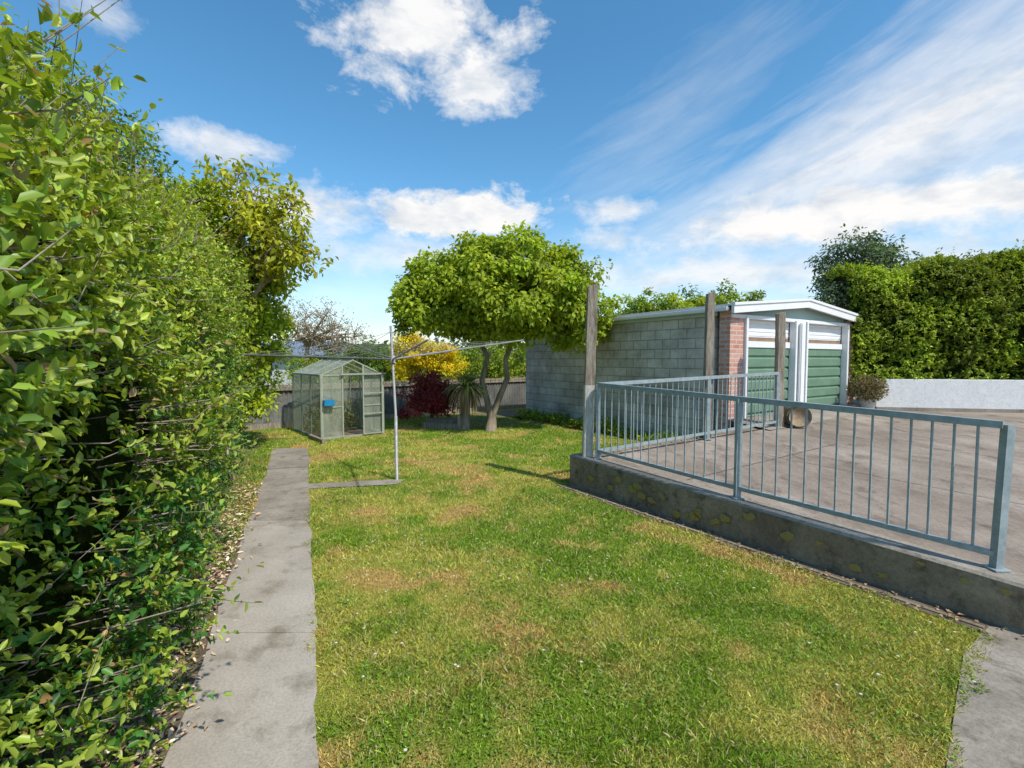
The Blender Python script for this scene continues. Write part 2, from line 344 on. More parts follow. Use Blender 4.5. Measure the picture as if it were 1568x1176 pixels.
poly('side_concrete_apron',[(1.0,.6,.01),(1.5,1.55,.01),(1.81,1.93,.01),(2.25,2.36,.01),(2.6,2.7,.01),(3.02,2.98,.01),(3.35,2.9,.01),(6.3,-2.2,.01),(.5,-2,.01)],[tuple(range(9))[::-1]],M_cap)
q=[G+gy*6.45,G,G+gx*-.6+gy*.2,G+gy*6.6-gx*.7]
poly('garage_garden_bed',[(*p,.006) for p in q],[(0,1,2,3)],M_dirt)
poly('back_garden_bed',[(-2.6,14.2,.006),(-2.1,11.9,.006),(-.5,11.9,.006),(.3,12.9,.006),(.4,16.5,.006)],[(0,1,2,3,4)],M_dirt)
# ------------------------------------------------------------------ driveway platform + retaining wall
bm=bmesh.new()
P1=C+gx*4.05
pp=[C+wd*.18+gx*.18,P1+wd*.05,G,G+gx*5.11,G+gx*5.2+gy*9,np.array([40,22.]),np.array([40,-2.2]),C+wd*10+gx*.18]
vs=[bm.verts.new((p[0],p[1],0)) for p in pp]; bm.faces.new(vs)
bmesh.ops.bisect_plane(bm,geom=bm.verts[:]+bm.edges[:]+bm.faces[:],plane_co=(0,9.7,0),plane_no=(0,1,0))
for v in bm.verts: v.co.z=zp(v.co.y)-.004
me=bpy.data.meshes.new('patio'); bm.to_mesh(me); bm.free(); me.materials.append(M_conc2)
if me.polygons[0].normal.z<0: me.flip_normals()
link(bpy.data.objects.new('concrete_driveway',me))
e=empty('retaining_wall')
def wallseg(name,a,bb,inn,mat,z0,top,seg=12,th=.2):
    V=[];F=[]
    for j in range(seg+1):
        p=a+(bb-a)*j/seg; w_=(fbm(np.array([j*.9]),np.array([2.]))[0]-.5)*.03
        o=p-inn*w_; ii=p+inn*th; zt=zp(p[1])+top
        V+=[(*o,z0),(*(o),zt-.018),(*(o+inn*.02),zt),(*ii,zt),(*ii,z0)]
    for j in range(seg):
        q=j*5
        for m_ in range(4): F.append((q+m_,q+5+m_,q+6+m_,q+1+m_))
    k=seg*5; F+=[(0,1,2,3,4),(k+4,k+3,k+2,k+1,k)]
    o=poly(name,V,F,mat,e); o.data.materials.append(M_cap)
    for p_ in o.data.polygons:
        if abs(p_.normal.z)>.5: p_.material_index=1
    return o
wallseg('front_wall',C,C+wd*9.5,-wn,M_wallc,-.05,.012,40,.22)
wallseg('side_wall',C+gx*.22,P1,wd,M_wallc,-.05,.010,12,.2)
# lichen blotches on the wall face (thin crust geometry)
V=[];F=[]
for q in range(26):
    t=random.uniform(.3,4.2); cz=random.uniform(.08,.28); r=random.uniform(.015,.05); b0=len(V)
    for k in range(9):
        aa=2*math.pi*k/9; rr=r*random.uniform(.5,1.2)
        p=C+wd*(t+rr*1.6*math.cos(aa))+wn*.022; V.append((p[0],p[1],cz+rr*math.sin(aa)))
    F.append(tuple(range(b0,b0+9)))
poly('lichen_patches',V,F,M_lichen,e)
for k_,t in enumerate([2.2,4.6]):
    a=C+gx*t+wd*.3; b2=a+wd*8
    q=[a,a+gx*.012,b2+gx*.012,b2]; poly('driveway_joint' ,[(*p,zp(p[1])+.002) for p in q],[(0,1,2,3)],M_bark)
for k_,t in enumerate([1.6,4.2]):
    a=C+wd*t+gx*.3; b2=a+gx*3.5
    q=[a,a+wd*.012,b2+wd*.012,b2]; poly('driveway_joint' ,[(*p,zp(p[1])+.004) for p in q],[(0,1,2,3)],M_bark)
# ------------------------------------------------------------------ railing
e=empty('steel_railing')
mb=MB()
def ptn(a,z): return (a[0],a[1],zp(a[1])+z)
p0=np.array([1.11,6.21]); p1=np.array([2.17,4.6]); p2=np.array([3.2,3.13]); r1=np.array([3.04,7.46]); r2=np.array([4.70,8.54])
for p in (p0,p1,p2,r1,r2):
    lean=.03 if p is p2 else 0
    mb.tube([ptn(p,0),ptn(p+np.array([lean,0]),.97)],.036,4)
    mb.tube([ptn(p,.012),ptn(p,.022)],.075,4)
def panel(a,b_,sp=.115):
    L=np.linalg.norm(b_-a)
    mb.tube([ptn(a,.97),ptn(b_,.97)],.034,4); mb.tube([ptn(a,.11),ptn(b_,.11)],.026,4)
    n=int(L/sp)
    for j in range(1,n):
        p=a+(b_-a)*j/n; mb.tube([ptn(p,.11),ptn(p,.95)],.0085,6,False)
panel(p0,p1); panel(p1,p2); panel(p0,r1); panel(r1,r2)
mb.build('railing_frame',M_galv,e,False)
def post(name,x,y,h,w,mats,tilt=(0,0)):
    e=empty(name,(x,y,0)); z0=zp(y)-.35
    V=[];F=[];n=14
    for j in range(n+1):
        t=j/n; z=z0+(h-z0)*t
        for sx,sy in((-1,-1),(1,-1),(1,1),(-1,1)):
            V.append((sx*w/2*(1+random.uniform(-.08,.08))+tilt[0]*t,sy*w/2*(1+random.uniform(-.08,.08))+tilt[1]*t,z+(.02*sx if j==n else 0)))
    for j in range(n):
        for k in range(4): F.append((j*4+k,j*4+(k+1)%4,j*4+4+(k+1)%4,j*4+4+k))
    F.append(tuple(n*4+k for k in range(4)))
    o=poly('post_body',V,F,mats[0],e)
    if len(mats)>1:
        o.data.materials.append(mats[1])
        for p in o.data.polygons:
            if p.index<4*7: p.material_index=1
    return e
post('wooden_post',.99,6.36,2.66,.125,[M_wood,M_woodp],(.06,0))
post('wooden_post',3.08,7.62,2.74,.11,[M_wood],(.02,0))
post('wooden_post',4.78,8.62,2.52,.12,[M_wood],(-.02,0))
e=empty('cut_log',(5.05,8.62,zp(8.6)))
mb=MB(); mb.tube([(-.0,-.16,.2),(.05,0,.205),(.1,.28,.21)],[.2,.205,.2],18); mb.build('log_bark',M_bark,e)
mb=MB(); mb.tube([(-.003,-.172,.2),(-.001,-.162,.2)],.17,18); mb.build('log_end',M_logend,e)
# ------------------------------------------------------------------ garage
phi=math.atan2(.547,.837)
e=empty('garage',(G[0],G[1],0),phi); GL=6.45; GW=5.11; H=2.66; HR=2.90
box('side_wall',(.1,GL/2+.1,H/2-.02),(.2,GL-.2,H),M_block,e)
box('back_wall',(GW/2,GL-.1,H/2),(GW-.4,.2,H),M_block,e)
box('far_wall',(GW-.1,GL/2+.1,H/2),(.2,GL-.2,H),M_block,e)
zf=.58
box('brick_pier',(.2,-.01,1.3),(.42,.22,2.6),M_brick,e)
box('brick_pier_far',(GW-.22,-.01,1.3),(.42,.22,2.6),M_brick,e)
box('centre_pillar',(2.48,-.08,1.5),(.34,.16,2.05),M_white,e,bevel=.01)
box('downpipe',(2.36,-.2,1.5),(.07,.07,1.9),M_white,e,bevel=.02)
for x in (.47,2.27,2.72,4.62): box('door_jamb',(x,-.1,1.5),(.07,.14,2.0),M_white,e,bevel=.006)
box('lintel',(GW/2,-.06,2.50),(GW-.02,.16,.07),M_white,e,bevel=.006)
def ribbed(name,x0,x1,z0,z1,y,pitch,amp,mat,par):
    V=[];F=[];n=int((z1-z0)/pitch)
    for j in range(n):
        a=z0+(z1-z0)*j/n; c=(z1-z0)/n
        for zz,yy in((a,y),(a+c*.12,y+amp),(a+c*.2,y+amp),(a+c*.32,y)):
            V+=[(x0,yy,zz),(x1,yy,zz)]
    V+=[(x0,y,z1),(x1,y,z1)]
    for j in range(len(V)//2-1): F.append((2*j,2*j+1,2*j+3,2*j+2))
    return poly(name,V,F,mat,par)
for x0,x1 in((.51,2.23),(2.76,4.58)):
    ribbed('door_green_panels',x0,x1,zf,1.93,-.04,.22,.03,M_green,e)
    ribbed('door_white_panels',x0,x1,2.13,2.46,-.02,.08,.012,M_white,e)
    box('door_brown_strip',((x0+x1)/2,-.0,2.09),(x1-x0,.04,.07),M_brown,e)
    box('door_white_rail',((x0+x1)/2,-.03,1.99),(x1-x0,.06,.12),M_white,e)
    box('door_back',((x0+x1)/2,.08,1.5),(x1-x0,.04,2.0),M_dark,e)
V=[];F=[];n=120
def roofz(x): return H+.02+(HR-H)*(1-abs(x-GW/2)/(GW/2))
for j in range(n+1):
    x=GW*j/n; yy=-.03+(.012 if j%2 else -.012)
    V+=[(x,yy,2.54),(x,yy,roofz(x)-.02)]
for j in range(n): F.append((2*j,2*j+2,2*j+3,2*j+1))
poly('gable_cladding',V,F,M_teal,e)
def slab(name,xa,xb,ya,yb,th,mat):
    za,zb=roofz(xa),roofz(xb)
    V=[(xa,ya,za),(xb,ya,zb),(xb,yb,zb),(xa,yb,za),(xa,ya,za+th),(xb,ya,zb+th),(xb,yb,zb+th),(xa,yb,za+th)]
    F=[(0,3,2,1),(4,5,6,7),(0,1,5,4),(1,2,6,5),(2,3,7,6),(3,0,4,7)]
    poly(name,V,F,mat,e)
slab('roof_near',-.10,GW/2-.002,-.2,GL+.1,.035,M_roof); slab('roof_far',GW/2+.002,GW+.05,-.2,GL+.1,.035,M_roof)
slab('bargeboard_near',-.12,GW/2-.001,-.26,-.205,-.14,M_white); slab('bargeboard_far',GW/2+.001,GW+.07,-.26,-.205,-.14,M_white)
slab('barge_cap_near',-.13,GW/2-.001,-.28,-.17,.05,M_white); slab('barge_cap_far',GW/2+.001,GW+.08,-.28,-.17,.05,M_white)
box('side_gutter',(-.13,GL/2+.0,H-.04),(.08,GL+.3,.08),M_white,e,bevel=.015)
box('gutter_board',(-.02,GL/2,H-.09),(.03,GL-.3,.12),M_teal,e)  # pale green board on the wall behind the gutter
poly('door_apron',[(.0,-.9,zp(8.9)-.01),(GW,-.9,zp(9.7)-.005),(GW,-.12,zf+.06),(0,-.12,zf)],[(0,1,2,3)],M_cap,e)
# ------------------------------------------------------------------ boundary fence
e=empty('corrugated_iron_fence',(F0[0],F0[1],0),math.atan2(.629,.777))
V=[];F=[];Lf=10.4;n=int((Lf+4)/.022)
for j in range(n+1):
    xx=-4+j*.022; yy=.016*math.sin(xx*2*math.pi/.11); dz=.01*math.sin(math.floor(xx/.8)*3.1)
    V+=[(xx,yy,0),(xx,yy,.98+dz)]
for j in range(n): F.append((2*j,2*j+2,2*j+3,2*j+1))
o=poly('iron_sheets',V,F,M_fence,e)
box('top_rail',(Lf/2-2,-.02,1.03),(Lf+4,.09,.06),M_wood,e)
box('face_board',(Lf/2-2,-.045,.955),(Lf+4,.025,.07),M_wood,e)
box('base_board',(Lf/2-2,-.035,.06),(Lf+4,.03,.13),M_wood,e)
for j in range(6): box('fence_post',(j*2.0+.3,.08,.5),(.1,.1,1.1),M_wood,e)
# ------------------------------------------------------------------ greenhouse
e=empty('greenhouse',(-4.0,10.08,0),math.atan2(.639,.769)); W_,D_,EH,RH=1.39,1.96,1.36,1.68
mb=MB()
def bar(a,b_,r=.018): mb.tube([a,b_],r,4)
for x in (0,W_):
    for y in np.linspace(0,D_,4): bar((x,y,0),(x,y,EH),.02)
    bar((x,0,EH),(x,D_,EH),.026); bar((x,0,.02),(x,D_,.02),.035); bar((x,0,.7),(x,D_,.7),.014)
for y in np.linspace(0,D_,4):
    bar((0,y,EH),(W_/2,y,RH)); bar((W_,y,EH),(W_/2,y,RH))
bar((W_/2,-.02,RH),(W_/2,D_,RH),.024)
for y in (0,D_):
    bar((0,y,EH),(W_,y,EH),.02); bar((0,y,.02),(W_,y,.02),.035)
for x in (.46,.5+.42): bar((x,0,0),(x,0,EH+.22),.022)
for x in (.02,1.37): bar((x,0,0),(x,0,EH),.03)
bar((.92,0,.68),(W_,0,.68),.016); bar((0,0,.68),(.46,0,.68),.016); bar((.46,D_,0),(.46,D_,EH+.2)); bar((.92,D_,0),(.92,D_,EH+.2))
bar((.40,-.06,EH+.02),(1.42,-.06,EH+.02),.022)
for x in (.90,1.34): bar((x,-.05,.04),(x,-.05,EH),.018)
for z in (.05,.5,.95): bar((.90,-.05,z),(1.34,-.05,z),.016)
mb.build('frame',M_gh,e,False)
for x in (0,W_): poly('side_glass',[(x,0,.03),(x,D_,.03),(x,D_,EH),(x,0,EH)],[(0,1,2,3)],M_glass,e)
poly('roof_glass_a',[(0,0,EH+.01),(0,D_,EH+.01),(W_/2,D_,RH),(W_/2,0,RH)],[(0,1,2,3)],M_glass,e)
poly('roof_glass_b',[(W_,0,EH+.01),(W_,D_,EH+.01),(W_/2,D_,RH),(W_/2,0,RH)],[(0,1,2,3)],M_glass,e)
poly('front_glass_a',[(0,.004,.03),(.46,.004,.03),(.46,.004,EH+.2),(0,.004,EH)],[(0,1,2,3)],M_glass,e)
poly('front_glass_b',[(.92,.004,.03),(W_,.004,.03),(W_,.004,EH),(.92,.004,EH+.2)],[(0,1,2,3)],M_glass,e)
poly('back_glass',[(0,D_,.03),(W_,D_,.03),(W_,D_,EH),(W_/2,D_,RH),(0,D_,EH)],[(0,1,2,3,4)],M_glass,e)
poly('floor',[(.02,.02,.012),(W_,.02,.012),(W_,D_,.012),(.02,D_,.012)],[(0,1,2,3)],M_dirt,e)
box('blue_watering_tray',(.14,-.07,.78),(.22,.12,.13),M_blue,e,bevel=.01)
box('timber_sill',(-.12,-.05,.04),(.07,.9,.1),M_wood,e)
n=700; P=np.stack([rng.uniform(.15,1.2,n),rng.uniform(.8,1.85,n),.05+rng.random(n)*.6],1)
leaves('seedlings',P,rn(n)+[0,0,.6],rn(n),.09,.04,palette([(.14,.24,.04),(.24,.3,.06),(.35,.2,.08)],n),M_leafm,e)
# ------------------------------------------------------------------ clothesline
e=empty('rotary_clothesline',(-1.62,6.73,0)); mb=MB()
mb.tube([(0,0,0),(-.005,0,.9)],.024,10); mb.tube([(-.005,0,.9),(-.06,0,2.16)],.018,10)
hub=np.array([-.035,0,1.70]); mb.tube([hub-[0,0,.05],hub+[0,0,.05]],.036,10)
tips=[np.array([-2.05,-.5,1.76]),np.array([1.78,.45,1.98]),np.array([-1.35,1.75,2.02]),np.array([.75,-1.7,1.90])]
order=[0,2,1,3]
for t in tips:
    mb.tube([hub,t],[.014,.011],6); mb.tube([np.array([-.055,0,2.08]),hub+(t-hub)*.55],.003,4)
mb.build('mast_and_arms',M_steelthin,e)
mb=MB()
for f in (.36,.48,.6,.72,.84,.96):
    for a in range(4):
        p=hub+(tips[order[a]]-hub)*f; q=hub+(tips[order[(a+1)%4]]-hub)*f; m=(p+q)/2-[0,0,.03]
        mb.tube([p,m,q],.0015,3,False)
mb.build('washing_lines',M_line,e)
# ------------------------------------------------------------------ white wall + ivy hedge right
a=np.array([8.45,11.2]); bq=np.array([11.3,10.62]); dd=(bq-a)/np.linalg.norm(bq-a); ang=math.atan2(dd[1],dd[0])
e=empty('white_block_wall',(a[0],a[1],0),ang)
box('wall_body',(7,.1,.86),(14,.2,.76),M_whitew,e,bevel=.012); box('wall_plinth',(7,-.03,.55),(14,.06,.09),M_cap,e)
# ------------------------------------------------------------------ hedges
def hedge(name,A,B,Hf,depth,nspr,per,L,colf,mat,sprig=.2,bump=.3,s0=0,s1=1,zb=0.,detail=True,coreoff=.35,twigs=0,tuck=.15,loose=0.,fq=1.1,shag=0.):
    A=np.array(A,float);B=np.array(B,float); Ln=np.linalg.norm(B-A); d=(B-A)/Ln; out=np.array([d[1],-d[0]])
    e=empty(name,(A[0],A[1],0))
    def surfp(s,w,inset=0):
        Hh=Hf(s); R=np.minimum(.6,Hh*.25)
        per_=(Hh-R-zb)+1.57*R+depth; x=w*per_
        face=x<(Hh-R-zb); th=np.clip((x-(Hh-R-zb))/R,0,1.57); flat=np.clip(x-(Hh-R-zb)-1.57*R,0,None)
        z=np.where(face,zb+x,Hh-R+R*np.sin(th)); inn=np.where(face,0,R*(1-np.cos(th)))+flat
        t=np.clip((z-zb)/(Hh-zb),0,1); outoff=-tuck*(1-np.clip(t*4,0,1))+.12*np.sin(t*3.0)
        nz=np.where(face,0,np.sin(th)); no=np.where(face,1,np.cos(th)); nz=np.where(flat>0,1,nz); no=np.where(flat>0,0,no)
        bm_=(fbm(s*Ln*fq+3,z*fq+inn+A[0],3)-.5)*2.4*bump
        bm_=bm_+shag*np.clip(fbm(s*Ln*2.6+11,z*2.2+31,2)-.52,0,1)*2.2
        o=-inn+outoff+(bm_-inset)*no; z=z+(bm_-inset)*nz
        X=d[0]*s*Ln+out[0]*o; Y=d[1]*s*Ln+out[1]*o
        Nn=np.stack([out[0]*no,out[1]*no,nz],1)
        return np.stack([X,Y,z],1),Nn,bm_
    gs=np.linspace(s0,s1,60); gw=np.linspace(0,1,40); SS,WW=np.meshgrid(gs,gw)
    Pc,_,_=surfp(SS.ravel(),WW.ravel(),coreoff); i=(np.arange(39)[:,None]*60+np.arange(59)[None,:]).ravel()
    npmesh('shade_core',Pc,np.stack([i,i+1,i+61,i+60],1),M_core,parent=e)  # added opaque shell, blocks light and shows painted shade between leaves
    s=rng.uniform(s0,s1,nspr); w=rng.random(nspr)**.9; Ps,Ns,bm_=surfp(s,w)
    keep=(Ps[:,2]>zb+.03); Ps,Ns,bm_,s=Ps[keep],Ns[keep],bm_[keep],s[keep]; ns=len(Ps)
    Ps=Ps-Ns*(rng.random((ns,1))**1.5*coreoff*.9)
    sd=norm(Ns*.7+np.array([0,0,.45])+rn(ns,.5)); sl=sprig*rng.uniform(.5,1.4,ns)*np.where(rng.random(ns)<.08,2.1,1.)
    topm=Ns[:,2]>.4; lo_=topm&(rng.random(ns)<.22)
    sl=np.where(lo_,sl*(1+loose*rng.random(ns)),sl); sd=np.where(lo_[:,None],norm(sd+np.array([0,0,.9])),sd)
    idx=np.repeat(np.arange(ns),per); f=np.tile(np.arange(per)/per,ns)+rng.uniform(0,.1,ns*per); n=len(idx)
    P=Ps[idx]+sd[idx]*(sl[idx]*f)[:,None]
    rad=norm(rn(n)); D=sd[idx]*.55+rad*.85+np.array([0,0,-.12]); Nn=norm(Ns[idx]*.5+np.array([0,0,.7])+rn(n,.4)+sd[idx]*.3)
    col=colf(Ps[idx],s[idx],f,bm_[idx])
    LL=L*rng.uniform(.65,1.25,n)*(1.05-.35*np.clip(f,0,1))
    leaves('foliage',P,D,Nn,LL,LL*rng.uniform(.42,.6,n),col,mat,e,detail=detail)
    if twigs:
        mb=MB()
        pick=np.concatenate([rng.choice(ns,min(twigs,ns),replace=False),np.where(lo_)[0]])
        for j in pick:
            q=Ps[j]-Ns[j]*.25; m=Ps[j]+rng.normal(0,.02,3); t=Ps[j]+sd[j]*sl[j]*1.0
            mb.tube([q,m,t],[.004,.003,.0012],3,False)
        mb.build('twigs',M_twig,e)
    return e
def lh_col(P,s,f,bm_):
    n=len(P); z=P[:,2]
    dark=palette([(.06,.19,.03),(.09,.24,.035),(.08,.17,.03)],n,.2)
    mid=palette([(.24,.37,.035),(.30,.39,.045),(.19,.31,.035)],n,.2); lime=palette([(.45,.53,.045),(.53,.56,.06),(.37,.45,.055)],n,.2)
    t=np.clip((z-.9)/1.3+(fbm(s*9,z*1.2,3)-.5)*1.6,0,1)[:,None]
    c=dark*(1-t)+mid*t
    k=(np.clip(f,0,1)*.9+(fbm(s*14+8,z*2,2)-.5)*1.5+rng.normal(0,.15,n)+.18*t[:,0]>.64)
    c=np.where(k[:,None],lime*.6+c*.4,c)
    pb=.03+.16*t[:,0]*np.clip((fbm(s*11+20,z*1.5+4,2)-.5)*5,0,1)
    br=(rng.random(n)<pb); c[br]=palette([(.36,.22,.10),(.38,.32,.17),(.46,.26,.11)],br.sum(),.2)
    return np.clip(c,0,1)
A1=np.array([-1.76,1.95])+hd*(-.17); B1=np.array([-5.95,10.1])
hl=lambda s:2.4+1.2*np.clip(s*1.25,0,1)+.16*np.sin(s*17)+.13*np.sin(s*41+1)
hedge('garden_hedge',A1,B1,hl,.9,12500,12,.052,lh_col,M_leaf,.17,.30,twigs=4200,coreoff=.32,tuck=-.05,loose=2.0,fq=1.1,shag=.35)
def rh_col(P,s,f,bm_):
    n=len(P); c=palette([(.30,.40,.035),(.38,.47,.045),(.23,.31,.035)],n,.25)
    t=np.clip(fbm(s*22,P[:,2]*1.1,3)*2.6-.8,0,1)[:,None]
    return np.clip(c*(.55+.7*t),0,1)
aw=a+np.array([-dd[1],dd[0]])*.25-dd*.45
hedge('ivy_hedge',aw,aw+dd*16,lambda s:3.75+.25*np.clip(s*6,0,1)+.12*np.sin(s*60),1.0,9500,9,.10,rh_col,M_leafm,.13,.22,s1=.75,zb=.9,detail=False,coreoff=.2,tuck=0,fq=1.6)
# ------------------------------------------------------------------ trees
LIME=[(.42,.50,.03),(.33,.43,.03),(.48,.55,.05),(.25,.35,.03)]
GREEN=[(.12,.22,.03),(.17,.28,.035),(.09,.15,.025)]
bx,by=-.53,11.38
tree('maple_tree',[[(bx,by,-.05),(bx+.02,by,.35),(bx-.06,by,.75),(bx-.18,by+.05,1.2),(bx-.05,by+.1,1.75),(bx-.25,by,2.2)],
                   [(bx+.06,by,-.05),(bx+.08,by+.02,.4),(bx+.25,by,.85),(bx+.42,by-.05,1.25),(bx+.38,by,1.7),(bx+.55,by,2.15)]],None,
     [((-.35,11.4,3.35),(1.75,1.5,1.15)),((-1.65,11.3,3.15),(.95,1.1,.85)),((-2.0,11.2,2.75),(.75,.9,.5)),((1.3,11.3,2.75),(1.1,1.0,.7)),((.55,11.4,3.9),(1.1,1.0,.6)),((-.7,11.4,4.0),(.9,.9,.5)),((-.2,11.1,2.65),(1.6,1.0,.35)),((1.1,11.2,3.4),(.9,.9,.65))],
     500,105,.20,.125,LIME+[(.20,.30,.03)],trunk_r=.085,nl=12,outer=.36,leafW=.62,flat=.75,droop=.4)
tree('lime_green_tree',[[(-5.6,9.4,-.05),(-5.4,9.2,1.2),(-5.2,9.1,2.0)]],None,
     [((-5.0,8.9,2.3),(.9,.9,1.1)),((-5.3,8.7,3.5),(1.1,1.0,1.0)),((-4.75,8.8,3.0),(.6,.8,.8)),((-5.5,8.2,4.2),(.7,.8,.5)),((-5.2,9.0,1.2),(.7,.7,.7))],300,90,.17,.11,LIME,trunk_r=.08,nl=9,outer=.4,flat=.8)
tree('magnolia_tree',[[(-5.3,8.2,-.05),(-4.9,8.3,1.6),(-4.6,8.4,2.6)]],None,
     [((-4.15,8.4,4.0),(.8,.7,.9)),((-3.8,8.3,3.3),(.42,.5,.7)),((-4.7,8.5,4.6),(.7,.6,.5))],130,20,.13,.13,[(.42,.44,.03),(.50,.48,.05),(.27,.32,.03)],trunk_r=.07,nl=14,outer=.5,barkm=M_twig,flat=1.)
tree('broadleaf_tree',[[(-5.9,6.2,-.05),(-5.8,6.2,2.),(-5.7,6.1,3.0)]],None,
     [((-5.5,6.0,4.2),(.9,1.0,1.0)),((-5.9,5.6,4.8),(.6,.7,.7)),((-5.7,7.0,4.4),(.7,.7,.8)),((-4.9,6.3,3.7),(.6,.6,.5))],190,65,.2,.08,GREEN+[(.24,.32,.03)],trunk_r=.09,nl=8,flat=.8)
tree('copper_maple_shrub',[[(-2.15,12.8,-.02),(-2.1,12.8,.4)]],None,[((-2.05,12.4,.85),(.6,.6,.5)),((-2.45,12.3,.5),(.5,.5,.35)),((-1.75,12.4,.7),(.4,.5,.45))],90,80,.15,.09,[(.36,.045,.06),(.45,.10,.08),(.22,.035,.05)],trunk_r=.04,nl=6)
tree('yellow_forsythia_bush',[[(-3.1,16.2,-.02),(-3.1,16.2,1.)]],None,[((-3.0,16.2,1.7),(1.2,.7,.85)),((-2.2,16.2,1.6),(.7,.6,.6)),((-3.5,16.2,2.05),(.7,.6,.65))],170,70,.17,.10,[(.80,.60,.01),(.84,.66,.02),(.5,.48,.03)],trunk_r=.04,nl=6)
tree('bare_branch_tree',[[(-8.2,19,-.02),(-8.1,19,1.6),(-8.0,19,2.2)]],None,[((-7.9,19,3.0),(1.7,1.3,1.1)),((-7.2,19,2.5),(1.8,1.2,.8))],300,12,.2,.09,[(.34,.25,.17),(.40,.28,.2),(.26,.25,.1)],trunk_r=.13,nl=14,barkm=M_twig)
def bush(name,c,r,n,per,L,cols):
    return tree(name,[[(c[0],c[1],-.02),(c[0],c[1],max(.3,c[2]*.5))]],None,[(c,r),((c[0]+r[0]*.5,c[1],c[2]-r[2]*.2),(r[0]*.6,r[1]*.6,r[2]*.6)),((c[0]-r[0]*.55,c[1],c[2]-r[2]*.15),(r[0]*.6,r[1]*.6,r[2]*.7))],n,per,.22,L,cols,trunk_r=.07,nl=6,twigs=False)
bush('background_shrub',(-6.2,15.8,1.2),(1.2,.8,.75),70,60,.10,GREEN+LIME)
bush('background_shrub',(-5.1,17.6,1.5),(1.0,.8,.9),70,60,.11,GREEN)
bush('background_shrub',(-1.2,18.2,1.5),(1.3,.9,1.0),90,60,.11,GREEN+LIME)
bush('background_shrub',(.9,17.8,1.5),(1.2,.9,1.4),90,60,.11,LIME)
bush('background_shrub',(-8.8,14.2,1.0),(1.3,.8,.8),70,60,.10,GREEN)
bush('background_shrub',(-6.9,20.5,1.6),(1.8,.9,1.2),90,60,.13,[(.10,.13,.05),(.16,.18,.06)])
bush('background_tree',(5.6,19.5,3.4),(1.6,1.2,1.1),110,60,.16,GREEN+LIME)
bush('background_tree',(8.6,20.5,3.6),(2.1,1.4,1.3),150,60,.17,GREEN+LIME)
tree('background_gum_tree',[[(13.6,19.,0),(13.5,19,3.)]],None,[((13.5,19,5.2),(1.6,1.3,1.3)),((14.4,19,4.8),(1.2,1.,.9)),((12.8,19,4.2),(1.1,1.,.9))],200,55,.3,.17,[(.10,.16,.09),(.15,.21,.11)],trunk_r=.14,nl=9,outer=.4)
bush('background_tree',(14.2,14.8,4.1),(1.8,1.0,.7),140,60,.12,[(.07,.18,.05),(.14,.22,.05),(.26,.08,.05)])
bush('background_tree',(18.5,15.5,4.1),(2.2,1.0,.9),140,60,.12,GREEN)
n=2600; t=rng.random(n)*6.2; o_=rng.uniform(.05,.6,n); P=np.stack([G[0]+gy[0]*t-gx[0]*o_,G[1]+gy[1]*t-gx[1]*o_,rng.random(n)*.25*(fbm(t*2,t*0,2)*1.6)],1)
leaves('garden_bed_plants',P,rn(n)+[0,0,.7],rn(n)+[0,0,.5],.12,.035,palette(GREEN+LIME,n),M_leafm)
e=empty('cabbage_tree',(-1.15,11.6,0)); mb=MB(); mb.tube([(0,0,0),(.02,0,.4),(.05,0,1.0)],[.15,.12,.09],9); mb.build('trunk',M_bark,e)
n=260; az=rng.uniform(0,2*math.pi,n); el=rng.uniform(-.9,1.3,n); Ls=rng.uniform(.5,.85,n)
V=[];F=[];c=[]
for j in range(n):
    p=np.array([.05,0,1.02]); h=np.array([math.cos(az[j]),math.sin(az[j]),0]); sd=np.array([-h[1],h[0],0])*.024; ang_=el[j]
    cc=np.array([.38,.42,.15]) if el[j]>0 else np.array([.44,.32,.18]); cc=cc*random.uniform(.6,1.2); b0=len(V)
    for k in range(5):
        wk=[1,1.1,.9,.6,.05][k]; V+=[p-sd*wk,p+sd*wk]; c+=[cc,cc]
        p=p+(h*math.cos(ang_)+np.array([0,0,math.sin(ang_)]))*Ls[j]/4; ang_=max(-1.5,ang_-.4)
    for k in range(4): F.append((b0+2*k,b0+2*k+1,b0+2*k+3,b0+2*k+2))
npmesh('strap_leaves',np.array(V),np.array(F),M_leafm,np.array(c),e)
e=empty('timber_bed_edging',(-1.75,11.75,0),-.45); box('sleeper_a',(0,0,.07),(1.0,.1,.14),M_wood,e); box('sleeper_b',(-.1,.22,.16),(.9,.1,.1),M_wood,e); box('stake',(.55,-.02,.18),(.07,.07,.36),M_wood,e)
px,py=8.15,11.05
e=empty('potted_shrub',(px,py,zp(11)))
mb=MB(); mb.tube([(0,0,0),(0,0,.05),(0,0,.25),(0,0,.27)],[.1,.13,.17,.18],14); mb.build('pot',M_pot,e)
n=1600; u=norm(rn(n)); P=u*np.array([.36,.36,.3])*(rng.random((n,1))**.4)+[0,0,.5]
leaves('foliage',P,u+rn(n,.6),rn(n)+u,.07,.03,palette([(.14,.12,.06),(.2,.17,.09),(.26,.2,.12)],n),M_leafm,e)
n=500; P=np.array([2.75,8.9,0])+rn(n,.14)*[1,1,.6]+[0,0,.15]
leaves('weed_clump',P,rn(n)+[0,0,.6],rn(n),.1,.03,palette(GREEN,n),M_leafm)
